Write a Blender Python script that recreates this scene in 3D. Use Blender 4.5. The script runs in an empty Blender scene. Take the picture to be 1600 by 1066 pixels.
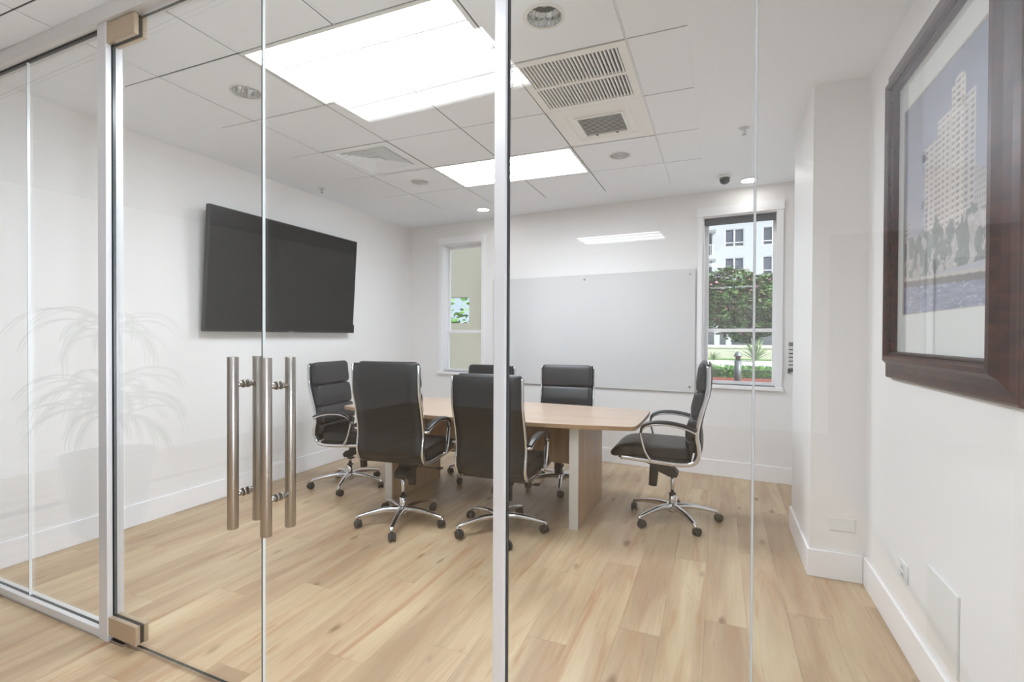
import bpy, bmesh, math, random
from mathutils import Vector, Matrix, noise as mnoise
import numpy as np
PI = math.pi
random.seed(7)
sc = bpy.context.scene
C = sc.collection

# ------------------------------------------------------------------ camera
F_PX, YAW, PITCH, ROLL, CAM_H = 780.8085, .3919, .0094, .0044, 1.3426
def cam_axes():
    cy, sy, cp, sp, cr, sr = math.cos(YAW), math.sin(YAW), math.cos(PITCH), math.sin(PITCH), math.cos(ROLL), math.sin(ROLL)
    f = Vector((-sy*cp, cy*cp, -sp)); r = Vector((cy, sy, 0)); u = r.cross(f)
    return r*cr + u*sr, -r*sr + u*cr, f
r_, u_, f_ = cam_axes()
cd = bpy.data.cameras.new('camera'); cam = bpy.data.objects.new('camera', cd); C.objects.link(cam)
cd.sensor_fit = 'HORIZONTAL'; cd.sensor_width = 36; cd.lens = F_PX/1600*36; cd.clip_start = .02; cd.clip_end = 500
M = Matrix((( r_.x, u_.x, -f_.x, 0), (r_.y, u_.y, -f_.y, 0), (r_.z, u_.z, -f_.z, CAM_H), (0, 0, 0, 1)))
cam.matrix_world = M
sc.camera = cam
# ------------------------------------------------------------------ world, sun, exposure
sc.view_settings.view_transform = 'Standard'; sc.view_settings.look = 'None'
sc.view_settings.gamma = 1; sc.view_settings.use_curve_mapping = False
sc.view_settings.exposure = 1.7
w = bpy.data.worlds.new('sky'); sc.world = w; w.use_nodes = True
nt = w.node_tree; bg = nt.nodes['Background']
sky = nt.nodes.new('ShaderNodeTexSky'); sky.sky_type = 'HOSEK_WILKIE'; sky.turbidity = 3.5; sky.ground_albedo = .4
sky.sun_direction = Vector((.7, -.3, .65)).normalized()
mixw = nt.nodes.new('ShaderNodeMix'); mixw.data_type = 'RGBA'; mixw.inputs[0].default_value = .55
mixw.inputs[7].default_value = (.72, .86, 1, 1)
nt.links.new(sky.outputs[0], mixw.inputs[6]); nt.links.new(mixw.outputs[2], bg.inputs[0]); bg.inputs[1].default_value = .5
sl = bpy.data.lights.new('sun', 'SUN'); sl.energy = 2.6; sl.angle = .05; sl.color = (1, .99, .97)
so = bpy.data.objects.new('sun', sl); C.objects.link(so); so.location = (30, 0, 30)
so.rotation_euler = Vector((-.7, .3, -.65)).to_track_quat('-Z', 'Y').to_euler()
LIGHT_ROOM, LIGHT_HALL, LIGHT_SPOT = 8., 4.5, 10.
LIGHT_FILL_GLOBE = (54., 14.)
LCOL = (.86, .92, 1.)
try:
    sc.cycles.transparent_max_bounces = 24; sc.cycles.max_bounces = 10; sc.cycles.diffuse_bounces = 6
    sc.cycles.sample_clamp_indirect = 6
except Exception: pass

# ------------------------------------------------------------------ materials
def lin(c):
    c = c/255; return c/12.92 if c <= .04045 else ((c+.055)/1.055)**2.4
def rgb(r, g, b): return (lin(r), lin(g), lin(b), 1)
MATS = {}
def mat(name, col, rough=.5, metal=0., spec=.5, bump=0, bscale=80, var=0, vscale=3, coat=0):
    if name in MATS: return MATS[name]
    m = bpy.data.materials.new(name); m.use_nodes = True; n = m.node_tree; b = n.nodes['Principled BSDF']
    b.inputs['Base Color'].default_value = col; b.inputs['Roughness'].default_value = rough
    b.inputs['Metallic'].default_value = metal; b.inputs['Specular IOR Level'].default_value = spec
    b.inputs['Coat Weight'].default_value = coat
    tc = n.nodes.new('ShaderNodeTexCoord')
    if var:
        nz = n.nodes.new('ShaderNodeTexNoise'); nz.inputs['Scale'].default_value = vscale; nz.inputs['Detail'].default_value = 4
        mr = n.nodes.new('ShaderNodeMapRange'); mr.inputs[3].default_value = 1-var; mr.inputs[4].default_value = 1+var
        hs = n.nodes.new('ShaderNodeHueSaturation'); hs.inputs['Color'].default_value = col
        n.links.new(tc.outputs['Object'], nz.inputs[0]); n.links.new(nz.outputs[0], mr.inputs[0])
        n.links.new(mr.outputs[0], hs.inputs['Value']); n.links.new(hs.outputs[0], b.inputs['Base Color'])
    if bump:
        nz = n.nodes.new('ShaderNodeTexNoise'); nz.inputs['Scale'].default_value = bscale; nz.inputs['Detail'].default_value = 3
        bp = n.nodes.new('ShaderNodeBump'); bp.inputs['Strength'].default_value = bump; bp.inputs['Distance'].default_value = .002
        n.links.new(tc.outputs['Object'], nz.inputs[0]); n.links.new(nz.outputs[0], bp.inputs['Height']); n.links.new(bp.outputs[0], b.inputs['Normal'])
    MATS[name] = m; return m
def emit(name, col, s):
    m = bpy.data.materials.new(name); m.use_nodes = True; b = m.node_tree.nodes['Principled BSDF']
    b.inputs['Base Color'].default_value = (.8, .8, .8, 1); b.inputs['Emission Color'].default_value = col; b.inputs['Emission Strength'].default_value = s
    MATS[name] = m; return m
def glassmat(name, tint=(.985, .995, .99, 1), ior=1.5):
    m = bpy.data.materials.new(name); m.use_nodes = True; n = m.node_tree; n.nodes.remove(n.nodes['Principled BSDF']); out = n.nodes['Material Output']
    t = n.nodes.new('ShaderNodeBsdfTransparent'); t.inputs[0].default_value = tint
    g = n.nodes.new('ShaderNodeBsdfGlossy'); g.inputs['Roughness'].default_value = 0; g.inputs[0].default_value = (1, 1, 1, 1)
    ge = n.nodes.new('ShaderNodeNewGeometry'); mi = n.nodes.new('ShaderNodeMix'); mi.inputs[2].default_value = ior; mi.inputs[3].default_value = 1/ior
    fr = n.nodes.new('ShaderNodeFresnel'); mx = n.nodes.new('ShaderNodeMixShader')
    n.links.new(ge.outputs['Backfacing'], mi.inputs[0]); n.links.new(mi.outputs[0], fr.inputs[0]); n.links.new(fr.outputs[0], mx.inputs[0])
    n.links.new(t.outputs[0], mx.inputs[1]); n.links.new(g.outputs[0], mx.inputs[2]); n.links.new(mx.outputs[0], out.inputs[0])
    MATS[name] = m; return m
WALL = mat('wall_paint', rgb(235, 233, 232), .55, bump=.05, bscale=140)
WALLG = mat('wall_paint_satin', rgb(235, 233, 232), .45)
CEILP = mat('ceiling_paint', rgb(240, 244, 250), .8)
TILE = mat('ceiling_tile_mineral', rgb(240, 244, 250), .9, bump=.15, bscale=260, var=.015, vscale=1.5)
GRID = mat('grid_reveal', rgb(84, 84, 82), .8)
TRIM = mat('trim_semigloss', rgb(241, 240, 242), .28)
ALU = mat('brushed_aluminium', rgb(214, 213, 211), .38, .2)
ALUL = mat('satin_silver_post', rgb(214, 214, 216), .32, .35)
STEEL = mat('brushed_steel', rgb(176, 169, 162), .28, 1.)
BRONZE = mat('satin_bronze_plate', rgb(190, 172, 148), .35, .6)
CHROME = mat('chrome', rgb(215, 215, 218), .08, 1.)
BLACKP = mat('black_plastic', rgb(26, 25, 26), .45)
GASKET = mat('black_gasket', rgb(14, 16, 17), .5)
LEATHER = mat('black_leather', rgb(22, 21, 24), .36, bump=.25, bscale=220)
LEATHB = mat('black_leather_back', rgb(28, 27, 27), .45, spec=.35, bump=.1, bscale=220)
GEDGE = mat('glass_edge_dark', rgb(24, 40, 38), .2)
GEDGE_GLINT = mat('glass_edge_glint', rgb(222, 226, 226), .2)  # pale colour stands for light reflected along the glass edge
WHITEP = mat('white_plastic', rgb(228, 228, 226), .35)
VENTW = mat('vent_enamel', rgb(240, 240, 238), .45)
VENTD = mat('duct_black', rgb(14, 14, 14), .9)
TVB = mat('tv_black', rgb(14, 14, 15), .4)
TVS = mat('tv_screen', rgb(18, 17, 16), .25, spec=.15)
GLASS = glassmat('clear_glass')
PGLASS = glassmat('picture_glass', (1, 1, 1, 1))
WINGL = glassmat('window_glass', (.97, .98, .98, 1))

def floor_mat():
    m = bpy.data.materials.new('oak_planks'); m.use_nodes = True; n = m.node_tree; b = n.nodes['Principled BSDF']; L = n.links.new
    N = n.nodes.new
    tc = N('ShaderNodeTexCoord'); oi = N('ShaderNodeObjectInfo')
    mul = N('ShaderNodeMath'); mul.operation = 'MULTIPLY'; mul.inputs[1].default_value = 57.
    L(oi.outputs['Random'], mul.inputs[0])
    cx = N('ShaderNodeCombineXYZ'); L(mul.outputs[0], cx.inputs[0]); L(mul.outputs[0], cx.inputs[2])
    add = N('ShaderNodeVectorMath'); add.operation = 'ADD'; L(tc.outputs['Object'], add.inputs[0]); L(cx.outputs[0], add.inputs[1])
    def mapped(sx, sy):
        mp = N('ShaderNodeMapping'); mp.inputs['Scale'].default_value = (sx, sy, 1); L(add.outputs[0], mp.inputs[0]); return mp.outputs[0]
    def nz(v, det, rough=.55, dist=0):
        k = N('ShaderNodeTexNoise'); k.inputs['Scale'].default_value = 1; k.inputs['Detail'].default_value = det; k.inputs['Roughness'].default_value = rough
        k.inputs['Distortion'].default_value = dist; L(v, k.inputs[0]); return k.outputs[0]
    def ramp(v, st):
        r = N('ShaderNodeValToRGB'); e = r.color_ramp.elements
        while len(e) < len(st): e.new(.5)
        for q, (p, c) in zip(e, st): q.position = p; q.color = c
        L(v, r.inputs[0]); return r.outputs[0]
    def mix(f, a, c, mode='MIX'):
        x = N('ShaderNodeMix'); x.data_type = 'RGBA'; x.blend_type = mode
        if isinstance(f, float): x.inputs[0].default_value = f
        else: L(f, x.inputs[0])
        for i, s in ((6, a), (7, c)):
            if isinstance(s, tuple): x.inputs[i].default_value = s
            else: L(s, x.inputs[i])
        return x.outputs[2]
    broad = ramp(nz(mapped(7, .9), 3, .5, .6), [(.3, rgb(168, 143, 116)), (.5, rgb(185, 162, 132)), (.7, rgb(199, 181, 150))])
    fine = nz(mapped(95, 3.5), 4, .6, .3)
    fr = ramp(fine, [(.3, (.86, .85, .84, 1)), (.6, (1, 1, 1, 1))])
    c1 = mix(.55, broad, fr, 'MULTIPLY')
    # reddish streaks
    st = ramp(nz(mapped(11, .9), 5, .65, 1.4), [(.52, (0, 0, 0, 1)), (.70, (1, 1, 1, 1))])
    c2 = mix(st, c1, rgb(170, 134, 102))
    # per-plank tone
    tone = ramp(oi.outputs['Random'], [(0, (.93, .90, .87, 1)), (.35, (1.0, .985, .96, 1)), (.7, (1.04, 1.03, 1.0, 1)), (1, (.99, .95, .94, 1))])
    c3 = mix(1., c2, tone, 'MULTIPLY')
    # knots
    vo = N('ShaderNodeTexVoronoi'); vo.inputs['Scale'].default_value = 1; L(mapped(6.5, 2.6), vo.inputs[0])
    wob = nz(mapped(30, 12), 3)
    ad = N('ShaderNodeMath'); ad.operation = 'MULTIPLY_ADD'; L(wob, ad.inputs[0]); ad.inputs[1].default_value = .14; L(vo.outputs['Distance'], ad.inputs[2])
    kn = ramp(ad.outputs[0], [(.13, (1, 1, 1, 1)), (.24, (0, 0, 0, 1))])
    msk = ramp(nz(mapped(2.1, .8), 2), [(.46, (0, 0, 0, 1)), (.54, (1, 1, 1, 1))])
    km = N('ShaderNodeMath'); km.operation = 'MULTIPLY'; L(kn, km.inputs[0]); L(msk, km.inputs[1])
    km2 = N('ShaderNodeMath'); km2.operation = 'MULTIPLY'; L(km.outputs[0], km2.inputs[0]); km2.inputs[1].default_value = .85
    c4 = mix(km2.outputs[0], c3, rgb(112, 84, 58))
    # cracks : thin dark streaks
    ck = ramp(nz(mapped(30, 1.3), 6, .7, 2.), [(.64, (0, 0, 0, 1)), (.71, (1, 1, 1, 1))])
    ckm = N('ShaderNodeMath'); ckm.operation = 'MULTIPLY'; L(ck, ckm.inputs[0]); ckm.inputs[1].default_value = .8
    c5 = mix(ckm.outputs[0], c4, rgb(128, 96, 68))
    L(c5, b.inputs['Base Color']); b.inputs['Roughness'].default_value = .36; b.inputs['Specular IOR Level'].default_value = .45
    bp = N('ShaderNodeBump'); bp.inputs['Strength'].default_value = .12; bp.inputs['Distance'].default_value = .001
    L(fine, bp.inputs['Height']); L(bp.outputs[0], b.inputs['Normal'])
    return m
OAK = floor_mat()
def woodmat(name, a, b_, sx, sy, sz, rough=.35, coat=0):
    m = bpy.data.materials.new(name); m.use_nodes = True; n = m.node_tree; b = n.nodes['Principled BSDF']
    tc = n.nodes.new('ShaderNodeTexCoord'); mp = n.nodes.new('ShaderNodeMapping'); mp.inputs['Scale'].default_value = (sx, sy, sz)
    nz = n.nodes.new('ShaderNodeTexNoise'); nz.inputs['Scale'].default_value = 1; nz.inputs['Detail'].default_value = 5; nz.inputs['Distortion'].default_value = .8
    cr = n.nodes.new('ShaderNodeValToRGB'); cr.color_ramp.elements[0].position = .3; cr.color_ramp.elements[1].position = .7
    cr.color_ramp.elements[0].color = a; cr.color_ramp.elements[1].color = b_
    n.links.new(tc.outputs['Object'], mp.inputs[0]); n.links.new(mp.outputs[0], nz.inputs[0]); n.links.new(nz.outputs[0], cr.inputs[0]); n.links.new(cr.outputs[0], b.inputs['Base Color'])
    b.inputs['Roughness'].default_value = rough; b.inputs['Coat Weight'].default_value = coat
    MATS[name] = m; return m
TABW = woodmat('table_laminate', rgb(178, 154, 134), rgb(196, 175, 157), 2, 40, 2, .3)
TABE = woodmat('table_edge_oak', rgb(150, 118, 88), rgb(172, 140, 108), 2, 30, 30, .4)
TABL = woodmat('table_leg_laminate', rgb(160, 128, 96), rgb(186, 154, 120), 25, 25, 1.5, .35)
FRAMW = woodmat('mahogany_frame', rgb(44, 18, 11), rgb(82, 42, 27), 22, 5, 22, .36, 0)

# ------------------------------------------------------------------ geometry helpers
def bm_new(): return bmesh.new()
def box(bm, x0, x1, y0, y1, z0, z1, mi=0):
    vs = [bm.verts.new(p) for p in ((x0,y0,z0),(x1,y0,z0),(x1,y1,z0),(x0,y1,z0),(x0,y0,z1),(x1,y0,z1),(x1,y1,z1),(x0,y1,z1))]
    fs = [bm.faces.new([vs[i] for i in q]) for q in ((3,2,1,0),(4,5,6,7),(0,1,5,4),(1,2,6,5),(2,3,7,6),(3,0,4,7))]
    for f in fs: f.material_index = mi
    return fs   # bottom, top, -y, +x, +y, -x
def basis(d):
    d = Vector(d).normalized(); a = Vector((0,0,1)) if abs(d.z) < .9 else Vector((1,0,0))
    s = d.cross(a).normalized(); return s, s.cross(d).normalized()
def cyl(bm, p0, p1, r0, r1=None, n=20, caps=True, mi=0):
    r1 = r0 if r1 is None else r1; p0 = Vector(p0); p1 = Vector(p1); s, t = basis(p1-p0)
    A = [bm.verts.new(p0+(s*math.cos(2*PI*i/n)+t*math.sin(2*PI*i/n))*r0) for i in range(n)]
    B = [bm.verts.new(p1+(s*math.cos(2*PI*i/n)+t*math.sin(2*PI*i/n))*r1) for i in range(n)]
    for i in range(n):
        f = bm.faces.new((A[i], A[(i+1)%n], B[(i+1)%n], B[i])); f.smooth = True; f.material_index = mi
    if caps:
        f = bm.faces.new(A[::-1]); f.material_index = mi; f = bm.faces.new(B); f.material_index = mi
def lathe(bm, prof, c=(0,0,0), axis=(0,0,1), n=24, mi=0):
    c = Vector(c); d = Vector(axis).normalized(); s, t = basis(d); rings = []
    for r, h in prof:
        rings.append([bm.verts.new(c+d*h+(s*math.cos(2*PI*i/n)+t*math.sin(2*PI*i/n))*max(r,1e-4)) for i in range(n)])
    for a, b in zip(rings, rings[1:]):
        for i in range(n):
            f = bm.faces.new((a[i], a[(i+1)%n], b[(i+1)%n], b[i])); f.smooth = True; f.material_index = mi
    f = bm.faces.new(rings[0][::-1]); f.material_index = mi; f = bm.faces.new(rings[-1]); f.material_index = mi
def catmull(P, k=6):
    P = [Vector(p) for p in P]; out = []
    for i in range(len(P)-1):
        a = P[max(i-1,0)]; b = P[i]; c = P[i+1]; d = P[min(i+2,len(P)-1)]
        for j in range(k):
            t = j/k
            out.append(.5*((2*b)+(c-a)*t+(2*a-5*b+4*c-d)*t*t+(3*b-3*c+d-a)*t**3))
    out.append(P[-1]); return out
def sweep(bm, P, wy, wn, up=(0,1,0), n=10, taper=None, sq=1., mi=0):
    """tube along P; half width wy along `up`, half width wn normal to it."""
    U = Vector(up).normalized(); rings = []
    for i, p in enumerate(P):
        d = (P[min(i+1,len(P)-1)]-P[max(i-1,0)]).normalized(); nn = d.cross(U).normalized(); uu = nn.cross(d).normalized()
        k = taper(i/(len(P)-1)) if taper else 1
        ky, kn = k if isinstance(k, tuple) else (k, k)
        r = []
        for j in range(n):
            a = 2*PI*j/n; ca, sa = math.cos(a), math.sin(a)
            ca = math.copysign(abs(ca)**sq, ca); sa = math.copysign(abs(sa)**sq, sa)
            r.append(bm.verts.new(p+uu*ca*wy*ky+nn*sa*wn*kn))
        rings.append(r)
    for a, b in zip(rings, rings[1:]):
        for j in range(n):
            f = bm.faces.new((a[j], a[(j+1)%n], b[(j+1)%n], b[j])); f.smooth = True; f.material_index = mi
    f = bm.faces.new(rings[0][::-1]); f.material_index = mi; f = bm.faces.new(rings[-1]); f.material_index = mi
def prism(bm, poly, z0, z1, mi=0, side=None):
    A = [bm.verts.new((x, y, z0)) for x, y in poly]; B = [bm.verts.new((x, y, z1)) for x, y in poly]; n = len(poly)
    f = bm.faces.new(A[::-1]); f.material_index = mi; f = bm.faces.new(B); f.material_index = mi
    for i in range(n):
        f = bm.faces.new((A[i], A[(i+1)%n], B[(i+1)%n], B[i])); f.material_index = mi if side is None else side
def prism_y(bm, poly, y0, y1, mi=0):   # poly in (x,z)
    A = [bm.verts.new((x, y0, z)) for x, z in poly]; B = [bm.verts.new((x, y1, z)) for x, z in poly]; n = len(poly)
    bm.faces.new(A); bm.faces.new(B[::-1])
    for i in range(n): bm.faces.new((A[(i+1)%n], A[i], B[i], B[(i+1)%n]))
def pillow(bm, sec, w, end=.05, steps=5, cols=6, bulge=0., cen=None):
    """closed section sec [(x,z)..] lofted over y in [-w,w] with rounded ends"""
    cx = sum(p[0] for p in sec)/len(sec); cz = sum(p[1] for p in sec)/len(sec)
    ys = []
    for i in range(steps+1):
        a = i/steps*PI/2; ys.append((-w+end*(1-math.sin(a)) , 1-(1-math.cos(PI/2-a))*.0, a))
    stations = []
    for i in range(steps+1):
        a = PI/2*i/steps; stations.append((-w+end*(1-math.cos(a)), math.sin(a)))
    for i in range(1, cols): stations.append((-w+end+(2*w-2*end)*i/cols, 1.))
    for i in range(steps, -1, -1):
        a = PI/2*i/steps; stations.append((w-end*(1-math.cos(a)), math.sin(a)))
    rings = []
    for y, s in stations:
        ins = end*(1-s)   # inset of section
        ring = []
        for x, z in sec:
            dx, dz = x-cx, z-cz; L = math.hypot(dx, dz) or 1
            k = max(0.02, (L-ins*min(1, L/end*.9))/L)
            ring.append(bm.verts.new((cx+dx*k, y, cz+dz*k)))
        rings.append(ring)
    n = len(sec)
    for a, b in zip(rings, rings[1:]):
        for j in range(n):
            f = bm.faces.new((a[j], a[(j+1)%n], b[(j+1)%n], b[j])); f.smooth = True
    bm.faces.new(rings[0][::-1]); bm.faces.new(rings[-1])
def round_poly(P, r=.02, k=4):
    out = []; n = len(P)
    for i in range(n):
        p = Vector(P[i]); a = Vector(P[i-1]); b = Vector(P[(i+1)%n])
        ra = min(r, (a-p).length*.48); rb = min(r, (b-p).length*.48)
        s = p+(a-p).normalized()*ra; e = p+(b-p).normalized()*rb
        for j in range(k+1):
            t = j/k; q = s*(1-t)**2+p*2*t*(1-t)+e*t*t; out.append((q.x, q.y))
    return out
def obj(name, bm, mats, parent=None, frame=None, bevel=0., smooth=False):
    bmesh.ops.recalc_face_normals(bm, faces=bm.faces)
    me = bpy.data.meshes.new(name); bm.to_mesh(me); bm.free()
    for m in (mats if isinstance(mats, (list, tuple)) else [mats]): me.materials.append(m)
    o = bpy.data.objects.new(name, me); C.objects.link(o)
    if smooth:
        for p in me.polygons: p.use_smooth = True
    if parent is not None: o.parent = parent
    if frame is not None: o.matrix_local = frame
    if bevel:
        md = o.modifiers.new('bevel', 'BEVEL'); md.width = bevel; md.segments = 2; md.limit_method = 'ANGLE'
    return o
def bx(name, b, m, parent=None, frame=None, bevel=0.):
    bm = bm_new(); box(bm, *b); return obj(name, bm, m, parent, frame, bevel)
def tag(o, label, cat, group=None):
    o['label'] = label; o['category'] = cat
    if group: o['group'] = group
    return o
def struct(o, label=None, stuff=False):
    o['kind'] = 'structure'
    if label: o['label'] = label
    return o
def thing(name, label, cat, frame=None, group=None):
    o = bpy.data.objects.new(name, None); o.empty_display_size = .1; C.objects.link(o)
    if frame is not None: o.matrix_local = frame
    return tag(o, label, cat, group)
def at(x, y, z=0, rz=0): return Matrix.Translation((x, y, z)) @ Matrix.Rotation(rz, 4, 'Z')
def copy_tree(o, parent=None):
    c = o.copy(); C.objects.link(c); c.parent = parent
    for ch in list(o.children): copy_tree(ch, c)
    return c

# frames : back wall plane (slightly skewed) and glass front
BA, BY = -.0986, 5.2298; KB = math.sqrt(1+BA*BA); FB = at(0, BY, 0, math.atan(BA))
GA, GY = -.0272, 1.2935; KG = math.sqrt(1+GA*GA); FG = at(0, GY, 0, math.atan(GA))
def bX(X): # back-wall local x from world X on the face
    return X*KB
XL, XR, HC = -3.784, .750, 2.760
H = 2.760

# ------------------------------------------------------------------ floor
floor = struct(bx('floor', (-6.2, 1.2, -5.6, 5.85, -.06, -.013), mat('subfloor', rgb(120, 96, 70), .8)))
PW, PL = .1833, 1.52
def plank_mesh(w, l):
    bm = bm_new(); box(bm, 0, w, 0, l, -.012, 0); bmesh.ops.recalc_face_normals(bm, faces=bm.faces)
    me = bpy.data.meshes.new('plank'); bm.to_mesh(me); bm.free(); me.materials.append(OAK); return me
PM = plank_mesh(PW-.0007, PL-.0009)
def bandY(X): return BY+BA*X
k0 = -30; npl = 0
for k in range(-24, 8):
    x0 = -.6+k*PW
    if x0 > XR or x0 < -4.9: continue
    off = (k*.573 % 1)*PL
    ylim = bandY(x0)+.05
    j = 0; y = -1.6+off-PL
    while y < ylim:
        y0, y1 = max(y, -1.6), min(y+PL, ylim)
        if y1-y0 > .05:
            if y1-y0 > PL-.001: me = PM
            else: me = plank_mesh(PW-.0007, y1-y0-.0009)
            o = bpy.data.objects.new('plank', me); C.objects.link(o); o.parent = floor; o.location = (x0, y0, 0); npl += 1
        y += PL
bm = bm_new(); box(bm, -6.2, XR+.083, -5.6, -1.6, -.013, 0); box(bm, -6.2, -.6-24*PW+.0, -1.6, 1.4, -.013, 0)
obj('floor_boards', bm, OAK, floor)
struct(bx('floor_hall_bounce', (XR+.0833, 4.6, -5.6, .82, -.06, 0), mat('grey_bounce_floor', rgb(150, 149, 147), .5, var=.03, vscale=2)))  # unseen bay floor, put in to bounce neutral light, greyed to dim its reflection

# ------------------------------------------------------------------ walls
struct(bx('wall_left', (XL-.12, XL, 1.30, 5.75, 0, H+.1), WALL))
struct(bx('wall_right', (XR, XR+.12, .70, 5.3, 0, H+.1), WALL))
# pilaster on the right
struct(bx('wall_pilaster', (.485, XR, 3.25, 4.0, 0, H), WALLG))
# back wall with two window openings (local frame)
W1 = (bX(-3.262), bX(-2.668), .895, 2.50); W2 = (bX(-.150), bX(.497), .885, 2.515)
bm = bm_new(); T = .17
xs = [bX(XL)-.15, W1[0], W1[1], W2[0], W2[1], bX(XR)+.2]
box(bm, xs[0], xs[1], 0, T, 0, H+.1); box(bm, xs[2], xs[3], 0, T, 0, H+.1); box(bm, xs[4], xs[5], 0, T, 0, H+.1)
for W in (W1, W2):
    box(bm, W[0], W[1], 0, T, 0, W[2]); box(bm, W[0], W[1], 0, T, W[3], H+.1)
struct(obj('wall_back', bm, WALL, None, FB))
# hall walls behind and beside the camera
HW = mat('hall_paint', rgb(235, 233, 232), .6)
struct(bx('wall_hall_left', (-6.3, -6.2, -5.6, 1.42, 0, H+.1), HW))
# glazed hall wall to the right of and behind the camera : added unseen to bring in daylight
HR = 4.6; bm = bm_new(); hy0, hy1, hz0, hz1 = -5.2, .6, .10, 2.66
for q in ((-5.7, hy0, 0, H+.1), (hy1, .82, 0, H+.1), (hy0, hy1, 0, hz0), (hy0, hy1, hz1, H+.1)): box(bm, HR, HR+.1, *q)
HW2 = mat('bay_dimming_grey', rgb(150, 148, 145), .7)  # unseen bay walls greyed to dim their reflection in the glass
struct(obj('wall_hall_right', bm, HW2))
hwin = struct(thing('added_window_3', '', '')); del hwin['label']; del hwin['category']
bm = bm_new()
for k in range(5): yy = hy0+(hy1-hy0)*k/4; box(bm, HR+.02, HR+.08, yy-.025, yy+.025, hz0, hz1)
box(bm, HR+.02, HR+.08, hy0, hy1, hz0, hz0+.05); box(bm, HR+.02, HR+.08, hy0, hy1, hz1-.05, hz1); obj('window_frame', bm, ALU, hwin)
bx('pane', (HR+.045, HR+.051, hy0, hy1, hz0+.04, hz1-.04), WINGL, hwin)
struct(bx('wall_hall_return', (XR+.12, HR+.1, .70, .82, 0, H+.1), HW2))
struct(bx('wall_hall_bay', (XR+.3, 4.6, -5.6, -5.56, 0, H), HW2))  # added grey sheet before the end wall, darkens what the glass reflects
struct(bx('wall_hall_end', (-6.3, 4.7, -5.7, -5.6, 0, H+.1), HW))
struct(bx('wall_hall_side', (-6.2, XL-.12, 1.30, 1.42, 0, H+.1), HW))
# baseboards
def baseboard(name, pts, frame=None, h=.152, t=.014):
    bm = bm_new()
    for b in pts: box(bm, *b, 0, h)
    return struct(obj(name, bm, TRIM, None, frame, .003))
baseboard('baseboard_left', [(XL, XL+.014, 1.44, 5.59)])
baseboard('baseboard_back', [(bX(XL)+.02, bX(XR), -.014, 0)], FB)
baseboard('baseboard_right', [(XR-.014, XR, 1.32, 3.236), (XR-.014, XR, 4.014, 5.1)])
baseboard('baseboard_pilaster', [(.471, XR-.014, 3.236, 3.25), (.471, .485, 3.25, 4.014)])
baseboard('baseboard_hall', [(-6.2, 4.6, -5.6, -5.586), (-6.2, -6.186, -5.6, 1.3), (-6.2, XL-.12, 1.286, 1.3), (XR-.014, XR, .7, 1.25)])

# ------------------------------------------------------------------ ceiling
GX = [-3.163, -2.858, -2.248, -1.638, -1.029, -.419, -.140]
GYR = [1.425, 1.806, 2.415, 3.025, 3.635, 4.244, 4.866]
bm = bm_new(); z0, z1 = HC, HC+.1
box(bm, XL-.1, GX[0], 1.36, 5.8, z0, z1); box(bm, GX[-1], XR+.1, 1.36, 5.5, z0, z1)
box(bm, GX[0], GX[-1], GYR[-1], 5.75, z0, z1); box(bm, GX[0], GX[-1], 1.36, GYR[0], z0, z1)
ceiling = struct(obj('ceiling', bm, CEILP))
bm = bm_new(); box(bm, GX[0], GX[-1], GYR[0], GYR[-1], z0+.055, z1); obj('plenum_cover', bm, GRID, ceiling)
# T-bars : thin, recessed reveal lines
GRIDL = mat('grid_white', rgb(205, 205, 203), .7)
def tbars(parent, gx, gy, skip=(), m=None):
    bm = bm_new()
    for i, x in list(enumerate(gx))[1:-1]:
        for j in range(len(gy)-1):
            if (i, j) not in skip: box(bm, x-.006, x+.006, gy[j], gy[j+1], HC+.004, HC+.055)
    for y in gy[1:-1]:
        for a, b in zip(gx, gx[1:]): box(bm, a+.0065, b-.0065, y-.006, y+.006, HC+.004, HC+.055)
    return obj('suspension_grid', bm, m or GRID, parent)
tbars(ceiling, GX, GYR, {(3, 1), (3, 4)})
bx('grid_cap', (GX[5]-.003, GX[5]+.003, GYR[0], GYR[-1], HC-.0005, HC+.004), TILE, ceiling)
TM = {}
def ceiling_tile(x0, x1, y0, y1, parent, hole=None, ends=()):
    x0 -= .0042 if 'l' in ends else 0; x1 += .0042 if 'r' in ends else 0; y0 -= .0042 if 'f' in ends else 0; y1 += .0042 if 'b' in ends else 0
    w, d = round(x1-x0, 4), round(y1-y0, 4); g = .0046
    key = (w, d, hole)
    if key not in TM:
        bm = bm_new()
        if hole is None: box(bm, -w/2+g, w/2-g, -d/2+g, d/2-g, 0, .012)
        else:
            cx, cy, r, n = 0, 0, hole, 32
            outer = []
            for i in range(n):
                a = 2*PI*i/n; ca, sa = math.cos(a), math.sin(a); s = min((w/2-g)/max(abs(ca), 1e-6), (d/2-g)/max(abs(sa), 1e-6))
                outer.append((ca*s, sa*s))
            for z, fl in ((0, 0), (.012, 1)):
                A = [bm.verts.new((x, y, z)) for x, y in outer]; B = [bm.verts.new((r*math.cos(2*PI*i/n), r*math.sin(2*PI*i/n), z)) for i in range(n)]
                for i in range(n): bm.faces.new((A[i], A[(i+1)%n], B[(i+1)%n], B[i]))
        bmesh.ops.recalc_face_normals(bm, faces=bm.faces)
        me = bpy.data.meshes.new('ceiling_tile'); bm.to_mesh(me); bm.free(); me.materials.append(TILE); TM[key] = me
    o = bpy.data.objects.new('ceiling_tile', TM[key]); C.objects.link(o); o.parent = parent
    o.location = ((x0+x1)/2, (y0+y1)/2, HC+random.uniform(0, .0006)); return o
SPECIAL = {}     # cell -> None (no tile) or hole radius
for i in (2, 3):
    SPECIAL[(i, 1)] = None; SPECIAL[(i, 4)] = None      # troffers
SPECIAL[(4, 2)] = None; SPECIAL[(4, 3)] = None           # return grille, supply register
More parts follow.
